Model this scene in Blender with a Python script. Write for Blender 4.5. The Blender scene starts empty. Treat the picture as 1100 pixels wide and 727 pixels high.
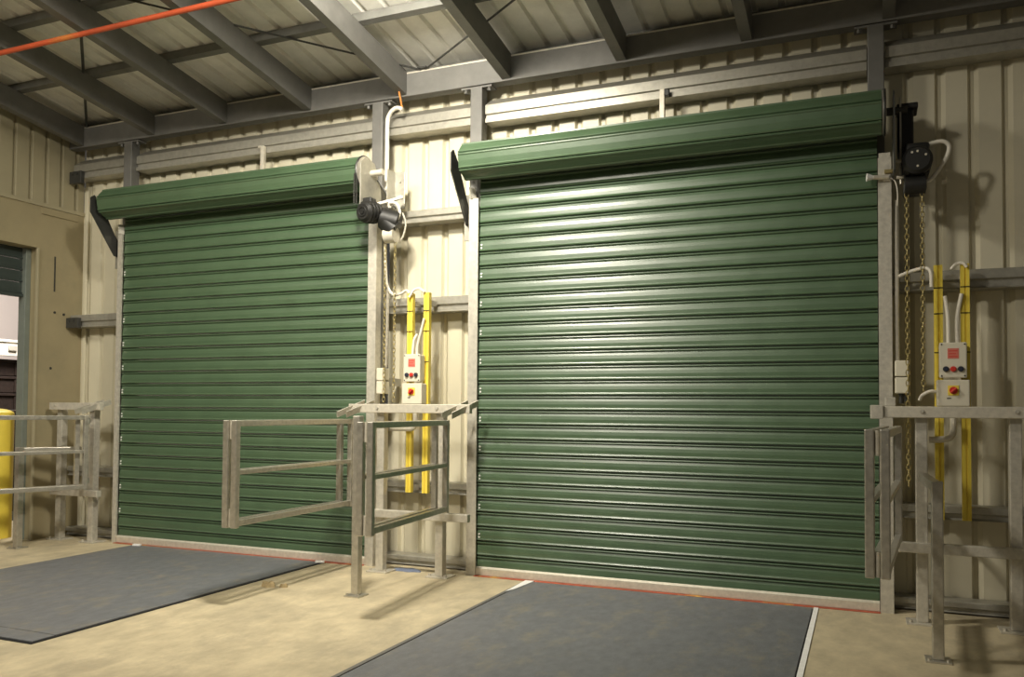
import bpy, bmesh, math, random
from mathutils import Vector, Matrix
random.seed(7)
S = bpy.context.scene
C = S.collection

# ------------------------------------------------------------------ camera, world, lights, exposure
cam_d = bpy.data.cameras.new('camera')
cam = bpy.data.objects.new('camera', cam_d); C.objects.link(cam)
YAW, PIT, ROL = 0.396637, 0.0307102, -0.00733022
rot = (Matrix.Rotation(YAW, 3, 'Z') @ Matrix.Rotation(PIT, 3, 'X') @ Matrix.Rotation(ROL, 3, 'Y'))
right, fwd, up = rot.col[0], rot.col[1], rot.col[2]
m = Matrix((right, up, -fwd)).transposed().to_4x4()
m.translation = Vector((0, -5.81292, 1.25))
cam.matrix_world = m
cam_d.sensor_width = 36.0
cam_d.lens = 36.0 * 901.48 / 1100
cam_d.shift_y = (412.77 - 363.5) / 1100
cam_d.clip_start = 0.05
S.camera = cam

w = bpy.data.worlds.new('world'); S.world = w; w.use_nodes = True
bgn = w.node_tree.nodes['Background']
bgn.inputs[0].default_value = (1.0, 0.93, 0.80, 1); bgn.inputs[1].default_value = 0.05

def lamp(name, kind, loc, aim, energy, color, size, spot=None, blend=1.0):
    d = bpy.data.lights.new(name, kind); d.energy = energy; d.color = color
    if kind == 'AREA':
        d.shape = 'DISK'; d.size = size
    else:
        d.shadow_soft_size = size
    if kind == 'SPOT':
        d.spot_size = math.radians(spot); d.spot_blend = blend
    o = bpy.data.objects.new(name, d); C.objects.link(o); o.location = loc
    o.rotation_euler = (Vector(aim) - Vector(loc)).to_track_quat('-Z', 'Y').to_euler()
    return o
LAMP = (-2.66, -2.1, 4.07)
lamp('flood_lamp_beam', 'SPOT', LAMP, (-3.1, -0.45, 2.3), 560, (1.0, 0.93, 0.79), 0.20, 138, 1.0)
lamp('flood_lamp_spill', 'POINT', LAMP, (-3.0, -0.35, 2.6), 80, (1.0, 0.93, 0.79), 0.14)
lamp('hall_lamp_light', 'AREA', (-3.4, -5.6, 4.6), (-5.2, -1.0, 1.6), 125, (1.0, 0.93, 0.79), 0.6)
lamp('left_fill_light', 'AREA', (-6.2, -4.6, 4.6), (-6.6, -0.6, 0.6), 75, (1.0, 0.94, 0.82), 0.6)  # unseen fill light, added to brighten the left end
lamp('neighbour_room_light', 'AREA', (-8.3, 0.7, 3.4), (-9.8, 0.9, 1.6), 105, (1.0, 0.93, 0.88), 1.0)
S.view_settings.view_transform = 'Standard'
S.view_settings.look = 'None'
S.view_settings.gamma = 1.0
S.view_settings.use_curve_mapping = False
S.view_settings.exposure = 0.25

# ------------------------------------------------------------------ materials
MATS = {}
def mat(name, base, rough=0.5, metal=0.0, var=0.0, vscale=6.0, second=None, amount=(0.45, 0.65), stretch=(1, 1, 1),
        bump=0.0, bscale=40.0, spec=None, rvar=0.0):
    if name in MATS: return MATS[name]
    mt = bpy.data.materials.new(name); mt.use_nodes = True
    nt = mt.node_tree; b = nt.nodes['Principled BSDF']
    b.inputs['Roughness'].default_value = rough; b.inputs['Metallic'].default_value = metal
    if spec is not None: b.inputs['Specular IOR Level'].default_value = spec
    col = (*base, 1)
    b.inputs['Base Color'].default_value = col
    if var or second or bump or rvar:
        g = nt.nodes.new('ShaderNodeNewGeometry')
        mp = nt.nodes.new('ShaderNodeMapping'); mp.inputs['Scale'].default_value = stretch
        nt.links.new(g.outputs['Position'], mp.inputs['Vector'])
        cur = None
        if var:
            n = nt.nodes.new('ShaderNodeTexNoise'); n.inputs['Scale'].default_value = vscale
            n.inputs['Detail'].default_value = 6; n.inputs['Roughness'].default_value = 0.65
            nt.links.new(mp.outputs[0], n.inputs['Vector'])
            r = nt.nodes.new('ShaderNodeValToRGB')
            r.color_ramp.elements[0].position = 0.3; r.color_ramp.elements[1].position = 0.7
            r.color_ramp.elements[0].color = tuple(max(0, c * (1 - var)) for c in base) + (1,)
            r.color_ramp.elements[1].color = tuple(min(1, c * (1 + var)) for c in base) + (1,)
            nt.links.new(n.outputs['Fac'], r.inputs['Fac']); cur = r.outputs['Color']
        if second:
            n2 = nt.nodes.new('ShaderNodeTexNoise'); n2.inputs['Scale'].default_value = vscale * 0.45
            n2.inputs['Detail'].default_value = 8; n2.inputs['Roughness'].default_value = 0.7
            mp2 = nt.nodes.new('ShaderNodeMapping'); mp2.inputs['Location'].default_value = (3.1, 7.7, 1.3)
            mp2.inputs['Scale'].default_value = stretch
            nt.links.new(g.outputs['Position'], mp2.inputs['Vector']); nt.links.new(mp2.outputs[0], n2.inputs['Vector'])
            r2 = nt.nodes.new('ShaderNodeMapRange'); r2.inputs['From Min'].default_value = amount[0]
            r2.inputs['From Max'].default_value = amount[1]
            nt.links.new(n2.outputs['Fac'], r2.inputs['Value'])
            mx = nt.nodes.new('ShaderNodeMix'); mx.data_type = 'RGBA'
            nt.links.new(r2.outputs[0], mx.inputs[0])
            if cur: nt.links.new(cur, mx.inputs[6])
            else: mx.inputs[6].default_value = col
            mx.inputs[7].default_value = (*second, 1); cur = mx.outputs[2]
        if cur: nt.links.new(cur, b.inputs['Base Color'])
        if rvar:
            n4 = nt.nodes.new('ShaderNodeTexNoise'); n4.inputs['Scale'].default_value = vscale
            nt.links.new(mp.outputs[0], n4.inputs['Vector'])
            r4 = nt.nodes.new('ShaderNodeMapRange'); r4.inputs['To Min'].default_value = rough - rvar
            r4.inputs['To Max'].default_value = rough + rvar
            nt.links.new(n4.outputs['Fac'], r4.inputs['Value']); nt.links.new(r4.outputs[0], b.inputs['Roughness'])
        if bump:
            n3 = nt.nodes.new('ShaderNodeTexNoise'); n3.inputs['Scale'].default_value = bscale
            n3.inputs['Detail'].default_value = 5
            nt.links.new(g.outputs['Position'], n3.inputs['Vector'])
            bp = nt.nodes.new('ShaderNodeBump'); bp.inputs['Strength'].default_value = bump
            bp.inputs['Distance'].default_value = 0.01
            nt.links.new(n3.outputs['Fac'], bp.inputs['Height']); nt.links.new(bp.outputs[0], b.inputs['Normal'])
    MATS[name] = mt; return mt

GREEN = mat('green_paint', (0.066, 0.116, 0.060), 0.36, 0, 0.10, 5, bump=0.03, bscale=60, rvar=0.06, spec=0.8)
DGREEN = mat('dark_green_paint', (0.045, 0.06, 0.055), 0.45, 0, 0.1, 5)
GALV = mat('galvanised_steel', (0.60, 0.57, 0.49), 0.42, 0.4, 0.16, 28, rvar=0.1)
TUBE = mat('shiny_galvanised_tube', (0.56, 0.535, 0.47), 0.36, 0.78, 0.16, 30, rvar=0.1)
GALVP = mat('pale_galvanised_steel', (0.66, 0.62, 0.52), 0.5, 0.35, 0.12, 30)
FRAME = mat('grey_painted_steel', (0.165, 0.162, 0.15), 0.55, 0.1, 0.12, 8)
PURL = mat('dull_zinc_steel', (0.17, 0.17, 0.155), 0.5, 0.3, 0.15, 10)
GIRT = mat('zinc_girt_steel', (0.40, 0.385, 0.33), 0.42, 0.45, 0.14, 20)
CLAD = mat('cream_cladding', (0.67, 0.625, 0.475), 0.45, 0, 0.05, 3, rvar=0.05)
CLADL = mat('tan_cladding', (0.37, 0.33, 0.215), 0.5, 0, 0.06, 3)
ROOF = mat('zincalume_roof', (0.84, 0.83, 0.77), 0.45, 0.15, 0.14, 3)
CONC = mat('concrete_floor', (0.55, 0.472, 0.315), 0.62, 0, 0.2, 6, second=(0.38, 0.33, 0.23), amount=(0.5, 0.72), stretch=(1, 0.6, 1), bump=0.12, bscale=55)
PREC = mat('precast_concrete', (0.33, 0.28, 0.165), 0.75, 0, 0.07, 3, second=(0.26, 0.235, 0.145), amount=(0.52, 0.8), bump=0.06, bscale=25)
PLATE = mat('leveller_steel', (0.185, 0.193, 0.208), 0.5, 0.2, 0.16, 14, second=(0.33, 0.29, 0.21), amount=(0.52, 0.86), stretch=(1.3, 0.7, 1), bump=0.25, bscale=120)
BLACK = mat('black_enamel', (0.012, 0.012, 0.011), 0.5, 0, 0.2, 10)
DARKG = mat('dark_gap', (0.01, 0.01, 0.01), 0.9)
DSTEEL = mat('dark_bracket_steel', (0.055, 0.055, 0.05), 0.45, 0.3, 0.2, 10)
YEL = mat('yellow_paint', (0.84, 0.66, 0.085), 0.45, 0, 0.06, 8)
WHITE = mat('white_plastic', (0.80, 0.76, 0.66), 0.4, 0, 0.03, 8)
BOXM = mat('cream_plastic', (0.72, 0.68, 0.55), 0.45, 0, 0.03, 8)
WPAINT = mat('white_line_paint', (0.93, 0.93, 0.90), 0.6, 0, 0.08, 25)
RED = mat('red_plastic', (0.62, 0.045, 0.03), 0.4)
REDLAB = mat('faded_red_label', (0.66, 0.19, 0.14), 0.55, 0, 0.1, 60)
ORANGE = mat('red_orange_paint', (0.60, 0.10, 0.035), 0.45, 0, 0.25, 3, second=(0.75, 0.27, 0.06), amount=(0.5, 0.65))
RUST = mat('red_oxide_strip', (0.40, 0.085, 0.04), 0.6, 0, 0.2, 9, second=(0.60, 0.36, 0.08), amount=(0.56, 0.66), stretch=(0.6, 1, 1))
NAVY = mat('dark_blue_button', (0.03, 0.035, 0.06), 0.4)
BRASS = mat('dull_brass_chain', (0.50, 0.42, 0.20), 0.4, 0.7, 0.15, 40)
RAG = mat('blue_grey_cloth', (0.16, 0.19, 0.27), 0.9, 0, 0.2, 30)
RUBB = mat('rubble_timber', (0.42, 0.33, 0.18), 0.9, 0, 0.2, 30)
PINK = mat('pale_pink_wall', (0.78, 0.70, 0.64), 0.8, 0, 0.03, 2)
CRATE = mat('dark_brown_crate', (0.035, 0.022, 0.016), 0.6, 0, 0.4, 25)
COPPER = mat('orange_cable', (0.70, 0.25, 0.06), 0.5)
REVEAL = mat('grey_green_guide', (0.22, 0.25, 0.22), 0.45, 0.2, 0.08, 8)
CHROME = mat('bright_zinc_studs', (0.85, 0.85, 0.82), 0.3, 0.2)

# ------------------------------------------------------------------ helpers
ORG = {}
def link(o, parent=None):
    C.objects.link(o)
    if parent is not None: o.parent = parent
    return o
def tag(o, label=None, cat=None, group=None, kind=None):
    if label: o['label'] = label
    if cat: o['category'] = cat
    if group: o['group'] = group
    if kind: o['kind'] = kind
    return o
def thing(name, loc, label=None, cat=None, group=None, kind=None):
    o = bpy.data.objects.new(name, None); o.empty_display_size = 0.1
    link(o); o.location = loc; ORG[o.name] = Vector(loc)
    return tag(o, label, cat, group, kind)
class MB:
    """collects shapes, in world metres, and links them as one mesh object"""
    def __init__(s): s.bm = bmesh.new()
    def box(s, x0, x1, y0, y1, z0, z1, bev=0.0, M=None):
        r = bmesh.ops.create_cube(s.bm, size=1.0)
        vs = r['verts']
        for v in vs:
            v.co = Vector((x0 + (v.co.x + .5) * (x1 - x0), y0 + (v.co.y + .5) * (y1 - y0), z0 + (v.co.z + .5) * (z1 - z0)))
        if M is not None: bmesh.ops.transform(s.bm, matrix=M, verts=vs)
        if bev:
            es = list({e for v in vs for e in v.link_edges})
            bmesh.ops.bevel(s.bm, geom=es, offset=bev, segments=2, affect='EDGES', profile=0.5)
        return s
    def bar(s, p0, p1, wdt, hgt, bev=0.0, upv=(0, 0, 1)):
        """square section bar from p0 to p1"""
        p0, p1 = Vector(p0), Vector(p1); d = p1 - p0; L = d.length; d.normalize()
        u = Vector(upv); sx = d.cross(u)
        if sx.length < 1e-5: sx = d.cross(Vector((1, 0, 0)))
        sx.normalize(); u = sx.cross(d)
        M = Matrix((sx, d, u)).transposed().to_4x4(); M.translation = p0
        return s.box(-wdt / 2, wdt / 2, 0, L, -hgt / 2, hgt / 2, bev, M)
    def prism(s, pts, axis, a, b):
        """polygon pts (two coordinates) extruded along axis from a to b"""
        def P(q, t):
            if axis == 'x': return (t, q[0], q[1])
            if axis == 'y': return (q[0], t, q[1])
            return (q[0], q[1], t)
        A = [s.bm.verts.new(P(q, a)) for q in pts]; B = [s.bm.verts.new(P(q, b)) for q in pts]
        n = len(pts)
        for i in range(n): s.bm.faces.new((A[i], A[(i + 1) % n], B[(i + 1) % n], B[i]))
        s.bm.faces.new(A); s.bm.faces.new(B)
        return s
    def strip(s, pts, axis, a, b):
        """open profile extruded along axis (sheet metal)"""
        def P(q, t):
            if axis == 'x': return (t, q[0], q[1])
            if axis == 'y': return (q[0], t, q[1])
            return (q[0], q[1], t)
        A = [s.bm.verts.new(P(q, a)) for q in pts]; B = [s.bm.verts.new(P(q, b)) for q in pts]
        for i in range(len(pts) - 1): s.bm.faces.new((A[i], A[i + 1], B[i + 1], B[i]))
        return s
    def cyl(s, p0, p1, r, n=16, r2=None):
        p0, p1 = Vector(p0), Vector(p1); d = (p1 - p0)
        q = Vector((0, 0, 1)).rotation_difference(d.normalized())
        M = Matrix.Translation((p0 + p1) / 2) @ q.to_matrix().to_4x4()
        bmesh.ops.create_cone(s.bm, cap_ends=True, segments=n, radius1=r, radius2=r if r2 is None else r2, depth=d.length, matrix=M)
        return s
    def tube(s, pts, r, n=8, smooth=6):
        P = [Vector(p) for p in pts]
        if smooth and len(P) > 2:
            Q = []
            E_ = [P[0] * 2 - P[1]] + P + [P[-1] * 2 - P[-2]]
            for i in range(1, len(E_) - 2):
                for k in range(smooth):
                    t = k / smooth; a, b, c, d = E_[i - 1:i + 3]
                    Q.append(.5 * ((2 * b) + (c - a) * t + (2 * a - 5 * b + 4 * c - d) * t * t + (3 * b - a - 3 * c + d) * t ** 3))
            Q.append(P[-1]); P = Q
        rings = []; pu = None
        for i, p in enumerate(P):
            t = (P[min(i + 1, len(P) - 1)] - P[max(i - 1, 0)]).normalized()
            if pu is None:
                pu = t.orthogonal().normalized()
            else:
                pu = (pu - t * pu.dot(t)).normalized()
            v = t.cross(pu)
            rings.append([s.bm.verts.new(p + r * (pu * math.cos(a) + v * math.sin(a))) for a in [2 * math.pi * k / n for k in range(n)]])
        for A, B in zip(rings, rings[1:]):
            for k in range(n): s.bm.faces.new((A[k], A[(k + 1) % n], B[(k + 1) % n], B[k]))
        s.bm.faces.new(rings[0]); s.bm.faces.new(rings[-1])
        return s
    def ring(s, c, ax, R, r, n=20, k=6):
        """torus"""
        q = Vector((0, 0, 1)).rotation_difference(Vector(ax).normalized())
        rows = []
        for i in range(n):
            a = 2 * math.pi * i / n; o = Vector((math.cos(a), math.sin(a), 0))
            rows.append([s.bm.verts.new(Vector(c) + q @ (o * (R + r * math.cos(b)) + Vector((0, 0, r * math.sin(b))))) for b in [2 * math.pi * j / k for j in range(k)]])
        for i in range(n):
            A, B = rows[i], rows[(i + 1) % n]
            for j in range(k): s.bm.faces.new((A[j], A[(j + 1) % k], B[(j + 1) % k], B[j]))
        return s
    def build(s, name, material, parent=None, smooth=False, solid=0.0, label=None, origin=None):
        bmesh.ops.recalc_face_normals(s.bm, faces=s.bm.faces)
        org = ORG.get(parent.name, Vector()) if parent is not None else Vector(origin or (0, 0, 0))
        bmesh.ops.translate(s.bm, verts=s.bm.verts, vec=-org)
        me = bpy.data.meshes.new(name); s.bm.to_mesh(me); s.bm.free()
        me.materials.append(material)
        if smooth:
            for p in me.polygons: p.use_smooth = True
            try: me.set_sharp_from_angle(angle=math.radians(35))
            except Exception: pass
        o = bpy.data.objects.new(name, me); link(o, parent)
        if parent is None: o.location = org
        ORG[o.name] = org
        if solid:
            md = o.modifiers.new('thickness', 'SOLIDIFY'); md.thickness = solid; md.offset = 0
        if label: o['label'] = label
        return o
def clone(o, loc, parent):
    c = o.copy(); link(c, parent); c.location = loc; ORG[c.name] = ORG[o.name]; return c

# ------------------------------------------------------------------ floor
XL = -7.2                 # inner face of the left wall
b = MB(); b.box(-13.0, 3.2, -8.0, 0.6, -0.2, 0.0)
floor = tag(b.build('floor', CONC, origin=(0, 0, 0)), kind='structure', label='beige stained concrete dock floor')

# ------------------------------------------------------------------ back wall: cladding sheets, girts, posts
YC = 0.25                 # pan face of the cladding
wall_back = thing('wall_back', (0, YC, 0), 'cream ribbed steel cladding wall behind the roller doors', kind='structure')
PITCH, G0 = 0.19, -2.382
def clad_profile(a, c):
    pts = [(a, YC)]
    n = math.floor((a - G0) / PITCH) - 1
    while G0 + PITCH * n < c + 0.1:
        g = G0 + PITCH * n; n += 1
        for dx, dy in ((-0.030, 0), (-0.016, 0.032), (0.010, 0.032), (0.036, 0)):
            if a + 1e-4 < g + dx < c - 1e-4: pts.append((g + dx, YC + dy))
    pts.append((c, YC)); return pts
def clad(a, c, z0, z1):
    s = MB(); s.strip(clad_profile(a, c), 'z', z0, z1)
    return s.build('cladding_sheet', CLAD, wall_back, solid=0.0012)
def clad_run(a, c, z0, z1):
    cuts = [a]
    k = math.floor((a - G0) / (4 * PITCH)) - 1
    while True:
        x = G0 + PITCH / 2 + 4 * PITCH * k; k += 1
        if x > c - 0.05: break
        if x > a + 0.05: cuts.append(x)
    cuts.append(c)
    for p, q in zip(cuts, cuts[1:]): clad(p, q, z0, z1)
clad_run(XL, -6.44, 0.02, 4.03)
clad_run(-6.44, -3.66, 3.0, 4.03)
clad_run(-3.66, -2.75, 0.02, 4.03)
clad_run(-2.75, 0.13, 3.0, 4.03)
clad_run(0.13, 2.9, 0.02, 4.03)

def girt(a, c, z0, z1, y0=0.10):
    """lipped channel with its web to the room"""
    h = z1 - z0
    pts = [(YC - 0.006, z1), (y0 + 0.006, z1), (y0, z1 - 0.006), (y0, z1 - h * 0.5), (y0 + 0.022, z1 - h * 0.58), (y0 + 0.022, z0 + 0.012), (y0 + 0.004, z0), (YC - 0.006, z0)]
    s = MB(); s.prism(pts, 'x', a, c); return s.build('girt', GIRT, wall_back)
segs = ((XL + 0.01, -6.475), (-3.615, -2.825), (0.135, 2.9))
for a, c in segs:
    girt(a, c, 2.03, 2.15); girt(a, c, 0.585, 0.672); girt(a, c, 0.012, 0.082)
girt(-3.615, -2.825, 2.76, 2.86)
def big_girt(a, c):
    pts = [(q, z + 0.035) for q, z in [(YC - 0.006, 3.675), (0.205, 3.675), (0.10, 3.60), (0.10, 3.53), (0.118, 3.524), (0.118, 3.50), (0.098, 3.495), (0.098, 3.462), (YC - 0.006, 3.462)]]
    s = MB(); s.prism(pts, 'x', a, c); return s.build('girt', GIRT, wall_back)
px = (-6.42, -3.67, -2.775, 0.085)
for a, c in ((XL + 0.01, -6.475), (-6.365, -3.725), (-3.615, -2.83), (-2.72, 0.03), (0.14, 2.9)): big_girt(a, c)
for x in px:
    s = MB(); s.box(x - 0.05, x + 0.05, 0.045, 0.145, 0.0, 3.775, 0.006); p = s.build('post', FRAME, wall_back)
    s = MB(); s.box(x - 0.13, x + 0.13, 0.05, 0.145, 3.760, 3.774)
    for dx in (-0.1, 0.1): s.cyl((x + dx, 0.07, 3.735), (x + dx, 0.07, 3.775), 0.014, 6)
    ORG[p.name] = ORG[wall_back.name]
    s.build('cap_plate', FRAME, p)
s = MB(); s.box(XL, XL + 0.055, YC - 0.012, YC - 0.004, 0.02, 3.45); s.box(XL + 0.035, XL + 0.07, YC - 0.03, YC - 0.012, 0.02, 3.45, 0.003)
s.build('corner_flashing', CLAD, wall_back)
# girt end cleats against the left wall
for z0, z1 in ((3.44, 3.56), (2.02, 2.12)):
    s = MB(); s.box(XL + 0.004, XL + 0.16, 0.055, 0.097, z0, z1, 0.004); s.cyl((XL + .05, .045, z1 - .03), (XL + .05, .056, z1 - .03), .01, 6); s.cyl((XL + .11, .045, z1 - .03), (XL + .11, .056, z1 - .03), .01, 6)
    s.build('girt_cleat', DSTEEL, wall_back)

# ------------------------------------------------------------------ left wall with a part open roller door
wall_left = thing('wall_left', (XL, 0, 0), 'tan precast concrete wall with ribbed cladding above', kind='structure')
OY0, OZ = -0.25, 2.755
s = MB(); s.box(XL - 0.2, XL, OY0, 0.6, 0, 3.18); s.build('concrete_panel', PREC, wall_left)
s = MB(); s.box(XL - 0.2, XL, -3.3, OY0, OZ, 3.18); s.build('concrete_panel', PREC, wall_left)
s = MB(); s.box(XL - 0.2, XL, -8.0, -3.3, 0, 3.18); s.build('concrete_panel', PREC, wall_left)
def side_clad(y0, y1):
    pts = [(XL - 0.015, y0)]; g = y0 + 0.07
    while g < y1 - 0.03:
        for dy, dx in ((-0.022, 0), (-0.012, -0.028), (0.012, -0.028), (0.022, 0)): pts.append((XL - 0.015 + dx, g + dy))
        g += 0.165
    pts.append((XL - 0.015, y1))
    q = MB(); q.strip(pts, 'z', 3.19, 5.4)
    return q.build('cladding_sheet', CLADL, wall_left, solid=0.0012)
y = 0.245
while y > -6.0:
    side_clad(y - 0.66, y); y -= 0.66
s = MB(); s.box(XL - 0.03, XL + 0.012, -6.0, 0.24, 3.155, 3.19); s.build('flashing', CLADL, wall_left)
s = MB(); s.box(XL, XL + 0.012, -0.235, 0.16, 3.085, 3.15); s.build('flashing', PREC, wall_left)
s = MB(); s.box(XL + 0.0005, XL + 0.003, -0.085, -0.07, 2.36, 2.70); s.build('panel_joint', DSTEEL, wall_left)
for yy, zz in ((-0.07, 2.16), (0.03, 2.15), (-0.10, 1.62)):
    s = MB(); s.cyl((XL, yy, zz), (XL + 0.006, yy, zz), 0.012, 8); s.build('bolt_hole_plug', DSTEEL, wall_left)

side = thing('side_roller_door', (XL - 0.1, -1.7, 0), 'dark grey-green roller door, raised, in the tan left wall', 'roller door')
s = MB(); s.box(XL - 0.19, XL - 0.10, OY0 - 0.055, OY0 - 0.001, 0.0, OZ - 0.002, 0.004); s.build('guide_rail', REVEAL, side)
s = MB(); s.box(XL - 0.015, XL + 0.012, OY0 - 0.02, OY0 - 0.001, 0.0, OZ - 0.002, 0.002); s.build('edge_angle', CLADL, side)
s = MB(); s.box(XL - 0.19, XL - 0.10, -3.299, -3.245, 0.0, OZ - 0.002, 0.004); s.build('guide_rail', REVEAL, side)
for k in range(4):
    z0 = 2.315 + 0.11 * k
    s = MB(); xx = XL - 0.15
    s.prism([(xx - 0.004, z0), (xx + 0.014, z0 + 0.004), (xx + 0.014, z0 + 0.016), (xx + 0.003, z0 + 0.022), (xx + 0.006, z0 + 0.06), (xx + 0.003, z0 + 0.106), (xx - 0.004, z0 + 0.109)], 'y', -3.24, OY0 - 0.06)
    s.build('slat', DGREEN, side)
s = MB(); s.box(XL - 0.175, XL - 0.12, -3.24, OY0 - 0.06, 2.285, 2.313, 0.003); s.build('bottom_bar', DGREEN, side)

# next room seen through it
s = MB(); s.box(-11.2, -11.0, -4, 4.5, 0, 3.8)
tag(s.build('wall_far', PINK, origin=(-11.1, 0, 0)), 'pale pinkish wall of the room beyond the side opening', kind='structure')
s = MB(); s.box(-11.0, XL - 0.2, 4.3, 4.5, 0, 3.8)
tag(s.build('wall_room', PINK, origin=(-9.2, 4.4, 0)), 'end wall of the room beyond the side opening', kind='structure')
rk = thing('storage_rack_beam', (-9.2, 0.9, 1.83), 'white horizontal rack beam with brackets above dark crates in next room', 'rack')
s = MB(); s.box(-9.24, -9.20, -0.6, 2.2, 1.84, 2.02, 0.004); s.build('beam', WHITE, rk)
s = MB(); s.box(-9.20, -9.185, -0.6, 2.2, 2.0, 2.03, 0.003); s.build('beam_lip', WHITE, rk)
for yy in (0.70, 0.98, 0.3, 1.4):
    s = MB(); s.box(-9.198, -9.18, yy - 0.05, yy + 0.05, 1.90, 1.965, 0.006); s.build('bracket', GALVP, rk)
for yy in (-0.55, 2.15):
    s = MB(); s.box(-9.30, -9.245, yy - 0.03, yy + 0.03, 0, 2.3, 0.003); s.build('upright', WHITE, rk)
for i in range(9):
    z0 = 0.01 + 0.2 * i
    t = thing('crate', (-9.3, 0.9, z0), None, 'crate', 'dark crates stacked beyond the side opening')
    names = ['on the floor', 'second from the floor', 'third from the floor', 'fourth from the floor', 'fifth from the floor', 'sixth from the floor', 'seventh from the floor', 'second from the top', 'topmost']
    t['label'] = 'dark brown plastic crate stacked in next room, ' + names[i]
    s = MB(); s.box(-9.8, -9.32, 0.1, 1.7, z0, z0 + 0.165, 0.008); s.build('body', CRATE, t)
    s = MB(); s.box(-9.325, -9.30, 0.08, 1.72, z0 + 0.165, z0 + 0.195, 0.004); s.box(-9.82, -9.325, 0.08, 1.72, z0 + 0.166, z0 + 0.195); s.build('rim', CRATE, t)
    for k in range(5):
        s = MB(); s.box(-9.322, -9.306, 0.2 + 0.3 * k, 0.24 + 0.3 * k, z0 + 0.01, z0 + 0.16); s.build('rib', CRATE, t)

bl = thing('bollard', (-7.66, -0.30, 0), 'thick yellow painted bollard in the side opening', 'bollard')
s = MB(); s.cyl((-7.66, -.30, 0), (-7.66, -.30, 1.18), 0.15, 32); s.build('post', YEL, bl, smooth=True)
s = MB()
for k in range(5):
    a0, a1 = math.pi / 2 * k / 5, math.pi / 2 * (k + 1) / 5
    s.cyl((-7.66, -.30, 1.18 + .05 * math.sin(a0)), (-7.66, -.30, 1.18 + .05 * math.sin(a1)), max(.15 * math.cos(a0), .005), 32, max(.15 * math.cos(a1), .004))
s.build('domed_cap', YEL, bl, smooth=True)

# ------------------------------------------------------------------ ceiling: eave beam, rafters, purlins, roof sheets, rods
SL = 0.14
ceil = thing('ceiling', (0, 0, 3.8), 'dark steel roof frame under ribbed zinc sheeting', kind='structure')
s = MB(); s.prism([(0.05, 3.785), (0.05, 3.975), (0.056, 3.981), (0.145, 3.981), (0.145, 3.972), (0.062, 3.972), (0.062, 3.792), (0.145, 3.792), (0.145, 3.783), (0.052, 3.783)], 'x', XL + 0.005, 3.0)
s.build('eave_beam', FRAME, ceil)
s = MB(); s.box(XL + 0.005, 3.0, 0.048, 0.0505, 3.966, 3.977); s.build('beam_edge_glint', GALVP, ceil)  # pale strip paints the glint along the beam's top edge
s = MB(); s.box(XL + 0.005, 3.0, 0.15, 0.21, 3.995, 4.035); s.build('eave_purlin', PURL, ceil)
RX = [-7.0, -6.09, -5.236, -4.328, -3.398, -2.482, -1.575, -0.69, 0.20, 1.11, 2.02]
YE = -4.6
for x in RX:
    s = MB(); x1 = x; x0 = x - 0.075
    def zb(y): return 3.803 - SL * y
    # channel: web on the right, flanges to the left
    def quadbar(xa, xb, d0, d1, ya, yb, tgt):
        v = [tgt.bm.verts.new(q) for q in ((xa, ya, zb(ya) + d0), (xb, ya, zb(ya) + d0), (xb, ya, zb(ya) + d1), (xa, ya, zb(ya) + d1),
                                          (xa, yb, zb(yb) + d0), (xb, yb, zb(yb) + d0), (xb, yb, zb(yb) + d1), (xa, yb, zb(yb) + d1))]
        for f in ((0, 1, 2, 3), (4, 5, 6, 7), (0, 1, 5, 4), (1, 2, 6, 5), (2, 3, 7, 6), (3, 0, 4, 7)): tgt.bm.faces.new([v[i] for i in f])
    quadbar(x1 - 0.008, x1, 0, 0.19, 0.046, YE, s)
    quadbar(x0, x1 - 0.008, 0, 0.008, 0.046, YE, s)
    quadbar(x0, x1 - 0.008, 0.182, 0.19, 0.046, YE, s)
    quadbar(x0, x0 + 0.006, 0.008, 0.026, 0.046, YE, s)
    r = s.build('rafter', FRAME, ceil)
for y in (-0.63, -1.37, -2.11, -2.85, -3.59, -4.33):
    z = 3.998 - SL * y
    s = MB(); s.prism([(y - 0.03, z + SL * .03), (y + 0.03, z - SL * .03), (y + 0.03, z + 0.062 - SL * .03), (y - 0.03, z + 0.062 + SL * .03)], 'x', XL + 0.01, 3.0)
    s.build('purlin', PURL, ceil)
def roof_sheet(a, c):
    q = MB(); z0 = 4.066
    pts = [(a, 0)]; g = a + 0.05
    while g < c - 0.03:
        for dx, dz in ((-0.026, 0), (-0.014, 0.030), (0.014, 0.030), (0.026, 0)): pts.append((g + dx, dz))
        g += 0.19
    pts.append((c, 0))
    A = [q.bm.verts.new((x, 0.27, z0 - SL * 0.27 + dz)) for x, dz in pts]
    B = [q.bm.verts.new((x, YE, z0 - SL * YE + dz)) for x, dz in pts]
    for i in range(len(pts) - 1): q.bm.faces.new((A[i], A[i + 1], B[i + 1], B[i]))
    return q.build('roof_sheet', ROOF, ceil, solid=0.001)
x = XL
while x < 2.9: roof_sheet(x, x + 0.76); x += 0.76
def rod(p, q, name='bracing_rod', r=0.008):
    def Z(p): return (p[0], p[1], 4.0 - SL * p[1] - 0.012)
    s = MB(); s.cyl(Z(p), Z(q), r, 8); s.build(name, DSTEEL, ceil, smooth=True)
rod((-5.10, -1.62), (-6.98, 0.06), r=0.012)
rod((-5.6, -2.06), (-3.26, 0.06)); rod((-3.24, 0.06), (-1.2, -1.18))
s = MB(); s.box(-3.29, -3.21, 0.02, 0.075, 3.983, 3.995); s.build('rod_cleat', DSTEEL, ceil)
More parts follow.
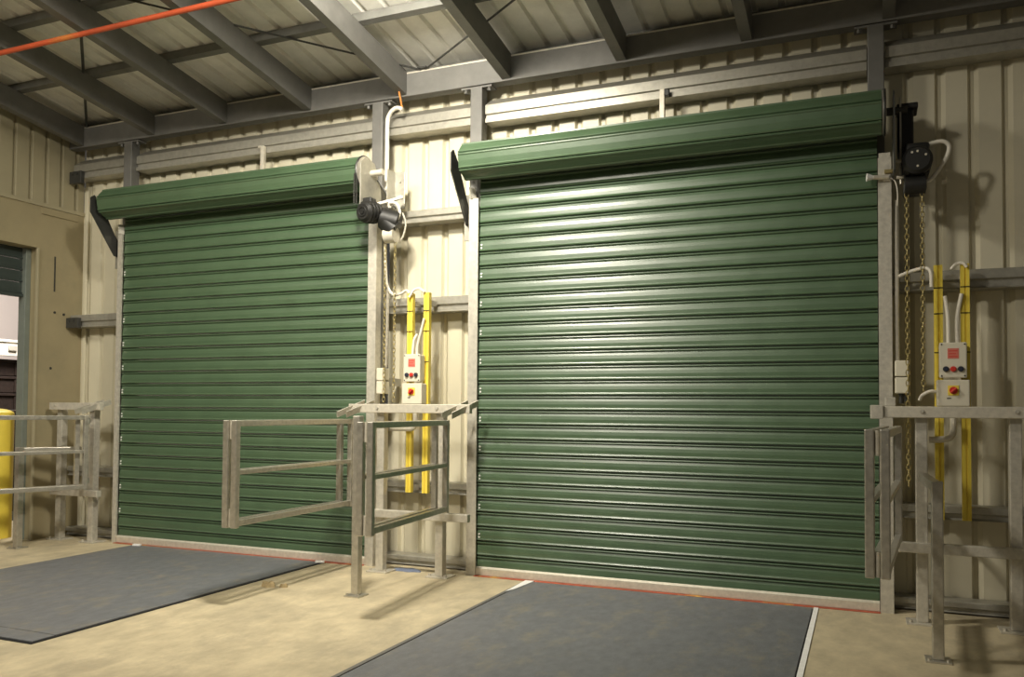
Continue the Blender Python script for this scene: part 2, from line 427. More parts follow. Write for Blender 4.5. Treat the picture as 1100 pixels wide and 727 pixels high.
s = MB(); s.tube([(-3.43, -0.02, 3.80), (-3.41, -0.03, 3.74), (-3.40, -0.02, 3.665)], 0.007, 6); tag(s.build('cable', COPPER, origin=(-3.4, -0.02, 3.66)), 'short orange cable dangling from roof beam to white conduit hook', 'cable')
s = MB(); s.cyl((XL + 0.004, -1.5, 3.938), (0.9, -1.5, 3.96), 0.019, 12)
pipe = s.build('overhead_pipe', ORANGE, smooth=True, origin=(-4, -1.5, 3.93)); tag(pipe, 'thin red-orange pipe running under the rafters, upper left', 'pipe')

# lamp body over the camera's view
fl = thing('flood_lamp', (LAMP[0], LAMP[1], LAMP[2]), 'small grey high bay lamp hung between the rafters above the pier', 'lamp')
s = MB(); s.cyl((LAMP[0], LAMP[1], LAMP[2] + 0.095), (LAMP[0], LAMP[1], LAMP[2] + 0.115), 0.20, 32); s.build('reflector', DSTEEL, fl, smooth=True)
s = MB(); s.cyl((LAMP[0], LAMP[1], LAMP[2] + 0.115), (LAMP[0], LAMP[1], 4.30), 0.03, 12); s.build('stem', DSTEEL, fl, smooth=True)

# ------------------------------------------------------------------ roller shutters
SP = 0.11
SLAT = [(0.002, 0.001), (-0.014, 0.005), (-0.0165, 0.010), (-0.013, 0.0150), (-0.0105, 0.021), (-0.0105, 0.045), (-0.007, 0.068), (-0.0005, 0.088), (-0.011, 0.0925), (-0.0125, 0.097), (-0.011, 0.101), (0.004, 0.105), (0.003, 0.1095), (0.008, 0.1095), (0.008, 0.001)]
def shutter(x0, x1, label, end_label, right_bracket):
    t = thing('roller_shutter', ((x0 + x1) / 2, 0, 0), label, 'roller door', 'green roller shutter doors')
    s = MB(); s.prism([(yy, 0.04 + zz) for yy, zz in SLAT], 'x', x0 + 0.004, x1 - 0.004)
    first = s.build('slat', GREEN, t)
    for k in range(1, 28): clone(first, (0, 0, SP * k), t)
    # rolled up curtain
    s = MB(); yc, zc, R0 = -0.145, 3.122, 0.126
    n = 7; prof = [(0.0, -0.004), (0.05, 0.010), (0.12, 0.010), (0.17, 0.002), (0.49, -0.002), (0.82, 0.002), (0.87, 0.010), (0.94, 0.010)]
    pts = []
    for i in range(n):
        for u, d in prof:
            a = math.radians(15) + 2 * math.pi * (i + u) / n
            c_ = 1.0
            uu = (u - 0.18) / 0.62
            if 0.18 <= u <= 0.8: c_ = 1.0
            r = (R0 + 0.004) + d
            pts.append((yc - r * math.cos(a), zc + r * math.sin(a)))
    s.prism(pts, 'x', x0 - 0.058, x1 + 0.02)
    drum = s.build('rolled_curtain', GREEN, t)
    s = MB(); s.cyl((x0 - 0.103, yc, zc), (x0 - 0.059, yc, zc), 0.03, 16); s.build('axle', DSTEEL, t, smooth=True)
    # guides
    for a, c in ((x0 - (0.05 if x0 < -5 else 0.078), x0 + 0.0), (x1, x1 + 0.078)):
        s = MB(); s.prism([(a, -0.035), (c, -0.035), (c, -0.018), (c - 0.003, -0.018), (c - 0.003, -0.032), (a + 0.004, -0.032), (a + 0.004, 0.043), (a, 0.043)] if a < x0 else
                          [(a, -0.035), (c, -0.035), (c, 0.043), (c - 0.004, 0.043), (c - 0.004, -0.032), (a + 0.003, -0.032), (a + 0.003, -0.018), (a, -0.018)], 'z', 0.0, 2.87)
        g = s.build('guide_rail', GALV, t)
        s = MB(); xx = (a + c) / 2 
        if a < x0: s.bar((a + 0.035, -0.03, 2.868), (a + 0.012, -0.012, 2.96), 0.05, 0.006)
        else: s.box(a + 0.005, c - 0.005, -0.034, -0.030, 2.87, 2.90)
        s.build('guide_flare', GALV, g)
    # end brackets
    def bracket(x, mt):
        s = MB(); s.prism([(-0.30, 3.16), (-0.26, 3.19), (-0.17, 3.10), (-0.03, 2.87), (0.026, 2.80), (0.026, 2.66), (-0.03, 2.67), (-0.30, 3.03)], 'x', x - 0.005, x + 0.005)
        s.build('end_bracket', mt, t)
    bracket(x0 - 0.105, DSTEEL)
    s = MB(); s.box(x0 - 0.15, x0 - 0.082, 0.028, 0.043, 2.56, 2.92, 0.003); s.build('bracket_foot', GIRT, t)
    # bottom bar and end locks
    s = MB(); s.prism([(-0.03, 0.006), (-0.03, 0.056), (-0.016, 0.068), (0.018, 0.068), (0.018, 0.006)], 'x', x0 + 0.003, x1 - 0.003); s.build('bottom_bar', GALVP, t)
    s = MB()
    for dz in (-0.012, 0.012): s.cyl((x0 + 0.02, -0.004, dz + 0.30), (x0 + 0.02, -0.016, dz + 0.30), 0.0075, 8)
    f = s.build('end_lock', CHROME, t)
    for k in range(1, 11): clone(f, (0, 0, 2 * SP * k), t)
    return t
D1 = (-6.38, -3.69); D2 = (-2.71, 0.092)
sh1 = shutter(*D1, 'closed green steel roller shutter, the smaller one next to the tan wall', 'left', True)
sh2 = shutter(*D2, 'closed green steel roller shutter with bright lamp glare, nearest the camera', 'right', True)

# little upright stubs above the rolls
for x, lab in ((-4.85, 'short white upright bracket above the roll of the left shutter'), (-1.315, 'short white upright bracket above the roll of the right shutter')):
    t = thing('stub_bracket', (x, 0.06, 3.30), lab, 'bracket', 'upright brackets above the shutter rolls')
    s = MB(); s.box(x - 0.018, x + 0.018, 0.055, 0.09, 3.26, 3.55, 0.003); s.build('upright', GALVP, t)
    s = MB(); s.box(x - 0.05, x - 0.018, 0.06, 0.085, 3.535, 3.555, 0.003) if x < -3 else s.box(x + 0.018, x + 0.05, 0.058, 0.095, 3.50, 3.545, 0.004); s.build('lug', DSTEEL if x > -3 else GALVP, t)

# ------------------------------------------------------------------ motors with hand chains
def chain_mesh(s, x, y, z0, z1, r=0.0035, lw=0.011, pitch=0.032):
    z = z1; k = 0
    while z - pitch > z0:
        ax = (1, 0, 0.0) if k % 2 else (0, 1, 0)
        n = 10; c = Vector((x, y, z - pitch / 2)); L = 0.0215
        rows = []
        for i in range(n):
            a = 2 * math.pi * i / n
            o = Vector((math.cos(a) * lw, 0, math.sin(a) * L)) if not k % 2 else Vector((0, math.cos(a) * lw, math.sin(a) * L))
            nrm = o.normalized(); side_ = Vector((0, 1, 0)) if not k % 2 else Vector((1, 0, 0))
            rows.append([s.bm.verts.new(c + o + r * (nrm * math.cos(b) + side_ * math.sin(b))) for b in (0, math.pi / 2, math.pi, 3 * math.pi / 2)])
        for i in range(n):
            A, B = rows[i], rows[(i + 1) % n]
            for j in range(4): s.bm.faces.new((A[j], A[(j + 1) % 4], B[(j + 1) % 4], B[j]))
        z -= pitch; k += 1
def sprocket_set(t, x1):
    yc, zc = -0.145, 3.122
    s = MB(); s.cyl((x1 + 0.026, yc, zc), (x1 + 0.046, yc, zc), 0.135, 36); s.build('sprocket', GALV, t, smooth=True)
    s = MB(); s.ring((x1 + 0.036, yc, zc), (1, 0, 0), 0.137, 0.009, 40, 6); s.build('sprocket_chain', DSTEEL, t)

# left motor
x1 = D1[1]
t = thing('door_motor', (-3.54, -0.2, 2.60), 'black door motor with white hose loops, at the right end of the left shutter', 'motor', 'roller door motors')
sprocket_set(t, x1)
s = MB(); s.prism([(-0.30, 3.17), (-0.22, 3.23), (-0.10, 3.21), (0.0, 3.02), (0.0, 2.80), (-0.30, 2.83)], 'x', x1 + 0.085, x1 + 0.093); s.build('mounting_plate', GIRT, t)
s = MB(); s.cyl((x1 + 0.05, -0.145, 3.122), (x1 + 0.20, -0.145, 3.122), 0.025, 16); s.build('shaft', GALVP, t, smooth=True)
s = MB(); s.box(x1 + 0.205, x1 + 0.30, 0.02, 0.03, 2.86, 3.16, 0.003)
s.box(x1 + 0.205, x1 + 0.212, -0.10, 0.02, 2.86, 3.16)
for z in (2.97, 3.08): s.cyl((x1 + .255, 0.012, z), (x1 + .255, 0.02, z), 0.012, 8)
s.build('wall_angle', GIRT, t)
s = MB(); s.bar((x1 + 0.12, -0.10, 3.08), (x1 + 0.23, 0.0, 2.86), 0.03, 0.008); s.build('brace', FRAME, t)
s = MB()
for yy in (-0.30, -0.268):
    z = 3.09
    while z > 2.86:
        s.box(x1 + 0.030, x1 + 0.042, yy - 0.006, yy + 0.006, z - 0.008, z, 0); z -= 0.012
s.build('drive_chain', DSTEEL, t)
ax = Vector((-0.16, -0.97, -0.12)).normalized(); c0 = Vector((-3.54, -0.17, 2.795))
s = MB(); s.cyl(c0, c0 + ax * 0.13, 0.082, 28)
for k in range(3): s.ring(c0 + ax * (0.03 + 0.035 * k), ax, 0.082, 0.006, 28, 5)
body = s.build('motor_body', BLACK, t, smooth=True)
s = MB(); s.cyl(c0 + ax * 0.13, c0 + ax * 0.155, 0.078, 28, 0.06); s.ring(c0 + ax * 0.156, ax, 0.035, 0.006, 20, 6); s.cyl(c0 + ax * 0.155, c0 + ax * 0.165, 0.018, 12); s.build('end_cap', BLACK, t, smooth=True)
s = MB(); s.box(-3.60, -3.52, -0.27, -0.19, 2.83, 2.90, 0.01); s.build('terminal_box', BLACK, t)
s = MB(); s.cyl((-3.50, -0.14, 2.76), (-3.37, -0.10, 2.72), 0.085, 24); s.cyl((-3.46, -0.13, 2.73), (-3.40, -0.11, 2.66), 0.08, 24); s.build('gearbox', BLACK, t, smooth=True)
s = MB(); s.cyl((-3.47, -0.125, 2.62), (-3.38, -0.125, 2.62), 0.062, 24); s.build('chain_wheel_guard', GALVP, t, smooth=True)
s = MB(); s.tube([(-3.60, -0.16, 2.85), (-3.53, -0.14, 2.875), (-3.42, -0.10, 2.905), (-3.345, -0.08, 2.925)], 0.013, 10); s.build('hose', WHITE, t, smooth=True)
s = MB(); s.tube([(-3.36, -0.08, 2.935), (-3.42, -0.09, 2.90), (-3.455, -0.10, 2.85), (-3.44, -0.12, 2.88), (-3.37, -0.13, 2.86), (-3.345, -0.13, 2.79), (-3.38, -0.13, 2.725), (-3.44, -0.13, 2.715), (-3.485, -0.13, 2.75)], 0.012, 10); s.build('hose', WHITE, t, smooth=True)
s = MB(); s.tube([(-3.35, -0.08, 2.80), (-3.33, -0.06, 2.72), (-3.36, -0.05, 2.62), (-3.40, -0.05, 2.58)], 0.008, 8); s.build('hose', GALVP, t, smooth=True)
for x in (-3.475, -3.385):
    s = MB(); chain_mesh(s, x, -0.125, 1.30, 2.56); tag(s.build('hand_chain', BRASS, t), kind='stuff')

# right motor
x1 = D2[1]
t = thing('door_motor', (0.31, -0.2, 2.60), 'black door motor in shadow above the right control boxes, at the right shutter end', 'motor', 'roller door motors')
sprocket_set(t, x1)
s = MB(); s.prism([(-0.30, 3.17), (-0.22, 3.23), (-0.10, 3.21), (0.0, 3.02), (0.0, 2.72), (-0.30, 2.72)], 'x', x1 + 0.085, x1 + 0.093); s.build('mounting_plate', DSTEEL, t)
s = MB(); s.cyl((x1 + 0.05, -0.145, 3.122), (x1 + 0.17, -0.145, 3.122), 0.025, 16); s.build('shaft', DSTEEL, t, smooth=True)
s = MB(); s.box(0.205, 0.295, -0.14, 0.02, 2.86, 3.13, 0.012); s.build('tall_cover', BLACK, t)
s = MB(); s.box(0.20, 0.32, -0.15, 0.03, 3.13, 3.165, 0.008); s.build('cover_top', BLACK, t)
s = MB(); s.cyl((0.308, -0.04, 2.78), (0.308, -0.24, 2.78), 0.086, 32); s.cyl((0.308, -0.24, 2.78), (0.308, -0.262, 2.78), 0.086, 32, 0.068); s.box(0.235, 0.38, -0.20, -0.02, 2.70, 2.90, 0.02)
s.build('motor_body', BLACK, t, smooth=True)
for dx, dz in ((0, 0.045), (-0.03, 0.04), (0, -0.045), (0.045, 0.02)):
    s = MB(); s.cyl((0.308 + dx, -0.262, 2.78 + dz), (0.308 + dx, -0.268, 2.78 + dz), 0.007, 8); s.build('bolt', GALVP, t)
s = MB(); s.cyl((0.24, -0.18, 2.64), (0.355, -0.18, 2.64), 0.055, 24); s.box(0.235, 0.36, -0.22, -0.03, 2.60, 2.66, 0.01); s.build('chain_wheel_guard', BLACK, t, smooth=True)
s = MB(); s.cyl((0.219, -0.16, 2.66), (0.219, -0.16, 3.20), 0.006, 8); s.build('pull_rod', GALV, t)
for z in (2.70, 2.80):
    s = MB(); s.cyl((0.195, -0.17, z), (0.235, -0.17, z), 0.011, 8); s.build('bolt', GALVP, t)
s = MB(); s.cyl((0.13, -0.05, 2.775), (0.185, -0.05, 2.775), 0.013, 10); s.build('brass_stop', BRASS, t)
s = MB(); s.tube([(0.36, -0.15, 2.885), (0.40, -0.15, 2.898), (0.455, -0.15, 2.90), (0.487, -0.14, 2.87), (0.475, -0.13, 2.81), (0.43, -0.12, 2.735), (0.39, -0.12, 2.685), (0.36, -0.12, 2.67)], 0.0125, 10); s.build('hose', WHITE, t, smooth=True)
for x, z in ((0.251, 0.80), (0.336, 1.36)):
    s = MB(); chain_mesh(s, x, -0.18, z, 2.60); tag(s.build('hand_chain', BRASS, t), kind='stuff')

# ------------------------------------------------------------------ sensor on the right guide
t = thing('door_sensor', (0.07, -0.06, 2.735), 'small white sensor clipped near the top of the right shutter guide', 'sensor')
s = MB(); s.cyl((0.155, -0.055, 2.735), (0.065, -0.075, 2.738), 0.0145, 12); s.build('barrel', GALVP, t, smooth=True)
s = MB(); s.cyl((0.066, -0.075, 2.738), (0.026, -0.082, 2.74), 0.012, 14, 0.026); s.build('lens_hood', WPAINT, t, smooth=True)
s = MB(); s.box(0.12, 0.165, -0.055, -0.036, 2.715, 2.755, 0.003); s.build('clip', GALV, t)
s = MB(); s.tube([(0.155, -0.055, 2.735), (0.19, -0.05, 2.71), (0.205, -0.04, 2.64), (0.205, -0.02, 2.56)], 0.004, 6); s.build('lead', WHITE, t, smooth=True)

# ------------------------------------------------------------------ conduits
def conduit(name, pts, r, mt, label, cat='conduit'):
    s = MB(); s.tube(pts, r, 10)
    o = s.build(name, mt, smooth=True, origin=pts[0]); tag(o, label, cat); return o
conduit('conduit_pipe', [(-3.545, 0.0, 3.02), (-3.545, 0.0, 3.3), (-3.545, 0.0, 3.56), (-3.53, 0.0, 3.63), (-3.48, -0.01, 3.668), (-3.43, -0.02, 3.668), (-3.395, -0.02, 3.65)], 0.017, WHITE, 'white conduit hook rising past the grey post between the shutters')
conduit('conduit_pipe', [(-3.555, 0.0, 2.58), (-3.545, 0.0, 2.40), (-3.52, -0.01, 2.24), (-3.46, -0.02, 2.165), (-3.39, -0.02, 2.17), (-3.335, -0.03, 2.19), (-3.30, -0.04, 2.165)], 0.011, WHITE, 'thin white conduit sweeping from the left motor to the yellow struts')
conduit('conduit_pipe', [(-3.53, 0.015, 2.22), (-3.53, 0.01, 1.9), (-3.53, 0.0, 1.585)], 0.012, GALVP, 'straight grey conduit running down to the left junction box')
conduit('conduit_pipe', [(-3.29, -0.065, 2.13), (-3.25, -0.06, 2.185), (-3.20, -0.06, 2.195), (-3.155, -0.06, 2.165)], 0.010, WHITE, 'short white conduit arched between tops of the left yellow struts')
conduit('conduit_pipe', [(-3.262, -0.05, 1.668), (-3.258, -0.05, 1.73), (-3.247, -0.05, 1.80), (-3.225, -0.04, 1.84)], 0.011, WHITE, 'white conduit curling from the left push button box top, left of two')
conduit('conduit_pipe', [(-3.222, -0.05, 1.668), (-3.218, -0.05, 1.75), (-3.185, -0.055, 1.86), (-3.155, -0.062, 1.96)], 0.011, WHITE, 'white conduit bending from the left push button box to a yellow strut')
conduit('conduit_pipe', [(0.945 - 0.745, 0.015, 2.60), (0.20, 0.0, 2.2), (0.199, 0.0, 1.9), (0.20, 0.0, 1.58)], 0.013, GALVP, 'straight grey conduit running down to the right junction box')
conduit('conduit_pipe', [(0.21, -0.02, 2.11), (0.27, -0.02, 2.135), (0.33, -0.03, 2.15), (0.365, -0.04, 2.15), (0.388, -0.05, 2.12), (0.392, -0.05, 2.03)], 0.011, WHITE, 'white conduit looping onto the left one of the right yellow struts')
conduit('conduit_pipe', [(0.50, -0.04, 2.135), (0.53, -0.05, 2.165), (0.565, -0.06, 2.165), (0.585, -0.062, 2.14)], 0.010, WHITE, 'short white conduit at top of the far right yellow strut')
conduit('conduit_pipe', [(0.482, -0.05, 1.675), (0.482, -0.05, 1.78), (0.478, -0.05, 1.87), (0.465, -0.045, 1.97)], 0.012, WHITE, 'white conduit rising from the right push button box, left of two')
conduit('conduit_pipe', [(0.532, -0.05, 1.675), (0.530, -0.05, 1.78), (0.536, -0.05, 1.87), (0.555, -0.062, 1.98)], 0.012, WHITE, 'white conduit rising from the right push button box, right of two')
conduit('conduit_pipe', [(0.425, -0.05, 1.38), (0.38, -0.06, 1.385), (0.335, -0.06, 1.36), (0.32, -0.05, 1.33)], 0.010, WHITE, 'short white conduit leaving the right isolator box sideways')
conduit('conduit_elbow', [(0.37, -0.07, 1.088), (0.43, -0.07, 1.09), (0.485, -0.07, 1.105), (0.503, -0.07, 1.16), (0.503, -0.07, 1.275)], 0.020, GALVP, 'grey conduit elbow under the right isolator box')
conduit('conduit_elbow', [(-3.46, -0.07, 1.10), (-3.34, -0.07, 1.10), (-3.26, -0.07, 1.10), (-3.222, -0.07, 1.13), (-3.22, -0.07, 1.275)], 0.020, GALVP, 'grey conduit elbow under the left isolator box')

# ------------------------------------------------------------------ yellow struts, control boxes, junction boxes
def strut(x, label):
    t = thing('yellow_strut', (x, 0.0, 0.60), label, 'strut', 'yellow wall struts')
    s = MB(); s.prism([(x - 0.024, -0.005), (x - 0.024, -0.045), (x - 0.004, -0.045), (x - 0.004, -0.038), (x + 0.006, -0.038), (x + 0.006, -0.045), (x + 0.024, -0.045), (x + 0.024, -0.005)], 'z', 0.60, 2.165)
    s.build('channel', YEL, t)
    for z in (0.63, 2.09):
        s = MB(); s.box(x - 0.016, x + 0.016, -0.0045, 0.098, z - 0.02, z + 0.02); s.build('standoff', GALV, t)
    for z in (1.28, 1.62, 1.86, 2.02):
        s = MB(); s.box(x - 0.026, x + 0.026, -0.0475, -0.044, z, z + 0.006); s.build('cable_tie', DARKG, t)
    return t
def control(xb, who):
    strut(xb, 'yellow steel strut behind the left edge of the %s control boxes' % who)
    strut(xb + 0.146, 'yellow steel strut at the right edge of the %s control boxes' % who)
    xm = xb + 0.07
    t = thing('push_button_box', (xm, -0.05, 1.465), 'cream push button box with red label on the %s yellow struts' % who, 'control box', 'push button boxes')
    s = MB(); s.box(xm - 0.072, xm + 0.072, -0.115, -0.049, 1.467, 1.675, 0.010); s.build('base', BOXM, t)
    s = MB(); s.box(xm - 0.074, xm + 0.074, -0.132, -0.116, 1.464, 1.678, 0.006); s.build('lid', BOXM, t)
    s = MB(); s.box(xm - 0.030, xm + 0.030, -0.134, -0.1315, 1.580, 1.642); s.build('red_label', REDLAB, t, label='faded red warning label')
    for q in range(3):
        s = MB(); s.box(xm - 0.024, xm + 0.024 - 0.008 * (q % 2), -0.1345, -0.1339, 1.590 + 0.017 * q, 1.595 + 0.017 * q); s.build('label_print', RED, t)
    for k, mt in ((-1, NAVY), (0, RED), (1, NAVY)):
        s = MB(); s.cyl((xm + 0.040 * k, -0.131, 1.517), (xm + 0.040 * k, -0.143, 1.517), 0.0165, 20); bt = s.build('button', DSTEEL if k else RED, t, smooth=True)
        s = MB(); s.cyl((xm + 0.040 * k, -0.143, 1.517), (xm + 0.040 * k, -0.149, 1.517), 0.012, 16); s.build('button_face', mt, bt, smooth=True)
    for dx in (-0.062, 0.062):
        for z in (1.476, 1.666):
            s = MB(); s.cyl((xm + dx, -0.131, z), (xm + dx, -0.134, z), 0.005, 8); s.build('screw', DSTEEL, t)
    t = thing('isolator_box', (xm, -0.05, 1.29), 'square cream isolator box with red rotary switch on the %s yellow struts' % who, 'switch box', 'isolator boxes')
    s = MB(); s.box(xm - 0.088, xm + 0.088, -0.13, -0.049, 1.292, 1.452, 0.006); s.build('housing', BOXM, t)
    s = MB(); s.box(xm - 0.030, xm + 0.030, -0.134, -0.1295, 1.358, 1.418, 0.001); s.build('yellow_plate', YEL, t)
    s = MB(); s.cyl((xm, -0.134, 1.388), (xm, -0.142, 1.388), 0.022, 20); d = s.build('dial', RED, t, smooth=True)
    s = MB(); s.bar((xm - 0.016, -0.150, 1.374), (xm + 0.016, -0.150, 1.402), 0.010, 0.015, 0.002, upv=(0, 1, 0)); s.build('handle', RED, d)
    s = MB(); s.box(xm - 0.035, xm - 0.012, -0.1315, -0.1295, 1.338, 1.344); s.build('small_print', DSTEEL, t)
    s = MB(); s.box(xm - 0.05, xm + 0.05, -0.10, -0.055, 1.278, 1.2915, 0.003); s.build('gland_plate', GALVP, t)
control(-3.292, 'left')
control(0.430, 'right')
for x, who in ((-3.53, 'left'), (0.228, 'right')):
    t = thing('junction_box', (x, -0.02, 1.37), 'pale grey double junction box beside the %s hanging chain' % who, 'junction box', 'junction boxes')
    dx = 0.0 if who == 'right' else -0.0
    s = MB(); s.box(x - 0.045, x + 0.032, -0.075, -0.003, 1.478, 1.577, 0.006); s.build('upper_box', BOXM, t)
    s = MB(); s.box(x - 0.045, x + 0.032, -0.075, -0.003, 1.372, 1.472, 0.006); s.build('lower_box', BOXM, t)
    s = MB(); s.cyl((x - 0.01, -0.035, 1.31), (x - 0.01, -0.035, 1.372), 0.014, 12); s.cyl((x + 0.015, -0.035, 1.32), (x + 0.015, -0.035, 1.372), 0.010, 12); s.build('gland', DSTEEL, t, smooth=True)
    s = MB(); s.box(x - 0.03, x + 0.02, -0.0025, 0.2, 1.44, 1.50); s.build('stand_off', GIRT, t)

# ------------------------------------------------------------------ barriers: wall rails on posts, folding gates, stop posts
BV = 0.005
def barrier(xa, xb, posts, yp, label, lower=True, plates=True):
    t = thing('guard_rail', ((xa + xb) / 2, yp, 0), label, 'guard rail', 'galvanised rails on posts by the doors')
    for x in posts:
        s = MB(); s.box(x - 0.0325, x + 0.0325, yp - 0.0325, yp + 0.0325, 0.012, 1.285, BV); p = s.build('post', GALV, t)
        s = MB(); s.box(x - 0.09, x + 0.09, yp - 0.075, yp + 0.075, 0, 0.012, 0.002)
        for dx in (-0.065, 0.065): s.cyl((x + dx, yp - 0.05, 0.012), (x + dx, yp - 0.05, 0.028), 0.011, 6)
        s.build('base_plate', GALV, p)
    s = MB(); s.box(xa, xb, yp - 0.083, yp - 0.033, 1.222, 1.290, BV); r = s.build('top_rail', GALVP, t)
    for x in posts:
        s = MB(); s.cyl((x, yp - 0.083, 1.262), (x, yp - 0.092, 1.262), 0.012, 8); s.build('bolt', GALV, r)
    s = MB(); s.box(min(posts) - (0.13 if xa > 0 else 0.05), xb - 0.01, yp - 0.083, yp - 0.033, 0.425, 0.485, BV); s.build('lower_rail', GALV, t)
    if xa > 0:
        s = MB(); s.box(xa - 0.012, xa + 0.06, yp - 0.10, yp - 0.015, 1.214, 1.297, 0.004); s.build('rail_clamp', GALV, t)
        s = MB(); s.box(xa + 0.07, xa + 0.13, yp - 0.03, yp + 0.02, 1.29, 1.345, 0.004); s.build('hinge_lug', GALV, t)
    for x, sg in ((xa, 1), (xb, -1)):
        if x > 0 or x < -7: continue
        for off in (0.0, 0.085):
            xx = x + sg * (0.03 + off)
            s = MB(); s.bar((xx - 0.055, yp - 0.20, 1.207), (xx + 0.045, yp + 0.03, 1.300), 0.008, 0.05, 0, upv=(0.3, -0.3, 1))
            s.build('hinge_arm', GALV, t)
    return t
barrier(-3.70, -2.655, (-3.44, -2.925), -0.19, 'galvanised guard rail on two posts in front of the left control boxes')
barrier(0.05, 1.11, (0.318, 0.805), -0.22, 'galvanised guard rail on two posts in front of the right control boxes')
barrier(-7.10, -6.45, (-7.02, -6.60), -0.10, 'galvanised guard rail on two posts in the corner by the tan wall')

def panel(t, h, n, z0=0.50, z1=1.175, w_=0.041):
    h, n = Vector((*h, 0)), Vector((*n, 0)); d = (n - h).normalized()
    f = thing_part = bpy.data.objects.new('panel_frame', None)
    for p in (h, n):
        q = p
        M = Matrix.Translation((q.x, q.y, 0)) @ Matrix.Rotation(math.atan2(d.y, d.x), 4, 'Z')
        s = MB(); s.box(-w_ / 2, w_ / 2, -w_ / 2, w_ / 2, z0, z1, BV, M); s.build('upright', TUBE, t)
    for z, hh in ((z1 - 0.020, 0.038), ((z0 + z1) / 2 + 0.01, 0.030), (z0 + 0.03, 0.038)):
        a, c = h + d * w_ / 2, n - d * w_ / 2
        s = MB(); s.bar((a.x, a.y, z), (c.x, c.y, z), 0.036, hh, 0.004); s.build('rail', TUBE, t)
    bpy.data.objects.remove(f)
def gate(h, n, label, off=0.066):
    h, n = Vector(h), Vector(n); d = (n - h).normalized(); perp = Vector((d.y, -d.x))     # to the left of the view
    if perp.x > 0: perp = -perp
    t = thing('folding_gate', (h.x, h.y, 0.5), label, 'gate', 'folded two leaf safety gates')
    panel(t, h, n)
    panel(t, h + perp * off + d * 0.05, n + perp * off)
    for z in (0.505, 1.055):
        q = n + perp * off / 2 - d * 0.0
        s = MB(); s.cyl((q.x, q.y, z), (q.x, q.y, z + 0.115), 0.011, 12); s.box(q.x - 0.012, q.x + 0.012, q.y + 0.005, q.y + 0.02, z + 0.01, z + 0.105)
        s.build('hinge', GALVP, t, smooth=True)
    for z in (0.56, 1.10):
        s = MB(); s.cyl((h.x + 0.0, h.y + 0.03, z), (h.x, h.y + 0.03, z + 0.05), 0.012, 10); s.build('hinge_pin', TUBE, t, smooth=True)
    return t
gate((-2.80, -0.36), (-2.685, -1.55), 'folded galvanised gate swung out beside the left control boxes, by the right shutter')
gate((-3.655, -0.30), (-3.63, -1.62), 'folded galvanised gate swung out in front of the left green shutter')
gate((0.185, -0.42), (0.090, -1.64), 'folded galvanised gate seen edge-on at the right shutter guide')
gate((-6.50, -0.28), (-6.93, -1.50), 'folded galvanised gate swung out past the yellow bollard at the far left')

def stop_post(x, y, h, label, back=None):
    t = thing('stop_post', (x, y, 0), label, 'post', 'floor standing stop posts')
    s = MB(); s.box(x - 0.027, x + 0.027, y - 0.027, y + 0.027, 0.010, h, BV); p = s.build('post', TUBE, t)
    s = MB(); s.box(x - 0.06, x + 0.06, y - 0.06, y + 0.06, 0, 0.010, 0.002)
    for dx in (-0.043, 0.043): s.cyl((x + dx, y - 0.043, 0.010), (x + dx, y - 0.043, 0.022), 0.009, 6)
    s.build('base_plate', TUBE, p)
    if back:
        s = MB(); s.bar((x, y + 0.027, h - 0.03), (back[0], back[1], h - 0.03), 0.045, 0.05, 0.004); s.build('back_rail', TUBE, t)
    return t
stop_post(-3.14, -0.99, 1.205, 'tall galvanised stop post standing on the floor by the left gates')
stop_post(0.342, -1.03, 0.905, 'short galvanised stop post in front of the right guard rail', (0.322, -0.31))
stop_post(-6.90, -0.62, 0.89, 'short galvanised stop post in front of the yellow bollard', (-6.66, -0.19))

# ------------------------------------------------------------------ dock levellers, sill strips, floor marks, litter
def leveller(xa, xb, ya, yb, label):
    t = thing('dock_leveller', ((xa + xb) / 2, (ya + yb) / 2, 0), label, 'dock plate', 'steel dock levellers in front of the doors')
    s = MB(); s.box(xa - 0.018, xb + 0.018, yb - 0.02, ya + 0.01, 0.0005, 0.003); s.build('pit_gap', DARKG, t)
    s = MB(); s.box(xa, xb, yb + 0.14, ya, 0.003, 0.012, 0.002); s.build('deck_plate', PLATE, t)
    s = MB(); s.box(xa, xb, yb, yb + 0.135, 0.003, 0.011, 0.002); s.build('hinge_flap', PLATE, t)
    s = MB(); s.box(xa - 0.045, xa - 0.019, yb, ya, 0.0005, 0.006); s.build('edge_angle', FRAME, t)
    return t
leveller(-6.06, -4.06, -0.10, -2.66, 'blue-grey worn steel dock plate in front of the left shutter')
leveller(-2.245, -0.305, -0.12, -2.95, 'blue-grey worn steel dock plate in front of the right shutter')
s = MB(); s.box(-0.298, -0.270, -3.0, -0.085, 0.004, 0.007); tag(s.build('floor_line', WPAINT, origin=(-.28, -1.5, 0)), 'long white painted line along the right edge of the right dock plate', 'floor marking')
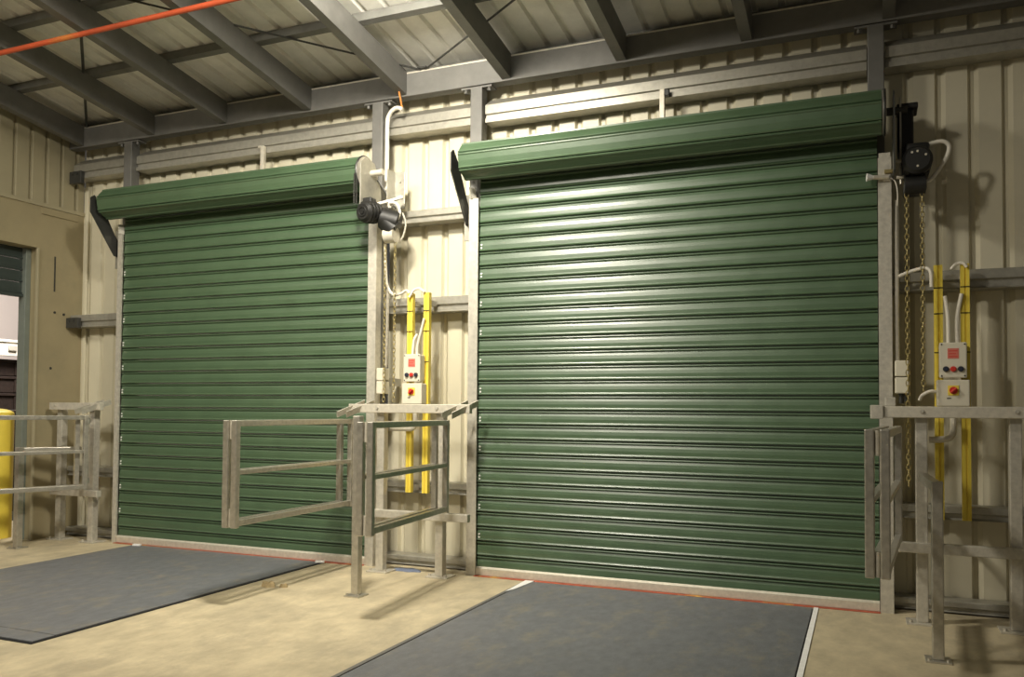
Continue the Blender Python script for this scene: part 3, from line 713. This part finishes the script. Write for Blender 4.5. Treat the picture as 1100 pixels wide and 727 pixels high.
s = MB(); s.prism([(-2.275, -0.10), (-2.205, -0.10), (-2.235, -0.42), (-2.262, -0.50)], 'z', 0.0125, 0.0150); tag(s.build('floor_line', WPAINT, origin=(-2.25, -.3, 0)), 'short white painted dash at the left corner of the right dock plate', 'floor marking')
for x, lab in ((-6.03, 'small white chip on the floor at left foot of the left shutter'), (-4.06, 'small white chip on the floor at right foot of the left shutter')):
    s = MB(); s.prism([(x - 0.05, -0.10), (x + 0.03, -0.09), (x + 0.05, -0.13), (x - 0.02, -0.15)], 'z', 0.012, 0.022); tag(s.build('white_chip', WPAINT, origin=(x, -.12, 0)), lab, 'debris')
for (xa, xb), who in ((D1, 'left'), (D2, 'right')):
    s = MB(); s.prism([(-0.068, 0.0005), (-0.068, 0.003), (-0.060, 0.005), (-0.032, 0.005), (-0.032, 0.0005)], 'x', xa, xb)
    tag(s.build('sill_strip', RUST, origin=((xa + xb) / 2, -0.05, 0)), 'red and yellow painted sill strip under the %s shutter' % who, 'sill')
def blob(cx, cy, rx, ry, h, seed):
    rnd = random.Random(seed); s = MB(); n = 14
    base = [s.bm.verts.new((cx + rx * math.cos(a) * rnd.uniform(.75, 1.1), cy + ry * math.sin(a) * rnd.uniform(.75, 1.1), 0.001)) for a in [2 * math.pi * i / n for i in range(n)]]
    mid = [s.bm.verts.new((cx + (v.co.x - cx) * .75, cy + (v.co.y - cy) * .75, h * rnd.uniform(.5, 1))) for v in base]
    top = s.bm.verts.new((cx, cy, h * .8))
    for i in range(n):
        s.bm.faces.new((base[i], base[(i + 1) % n], mid[(i + 1) % n], mid[i])); s.bm.faces.new((mid[i], mid[(i + 1) % n], top))
    s.bm.faces.new(base)
    return s
tag(blob(-3.27, -0.08, 0.14, 0.06, 0.016, 3).build('rag', RAG, smooth=True, origin=(-3.27, -.08, 0)), 'crumpled blue-grey rag on the floor below the left control boxes', 'rag')
for i, (x, y, r, lab) in enumerate(((-3.86, -1.0, 0.055, 'larger lump of tan rubble on the floor before the left folded gate'), (-3.75, -0.97, 0.035, 'smaller lump of tan rubble on the floor before the left folded gate'))):
    tag(blob(x, y, r, r * .7, r * .8, 20 + i).build('rubble', RUBB, origin=(x, y, 0)), lab, 'debris', 'rubble lumps')
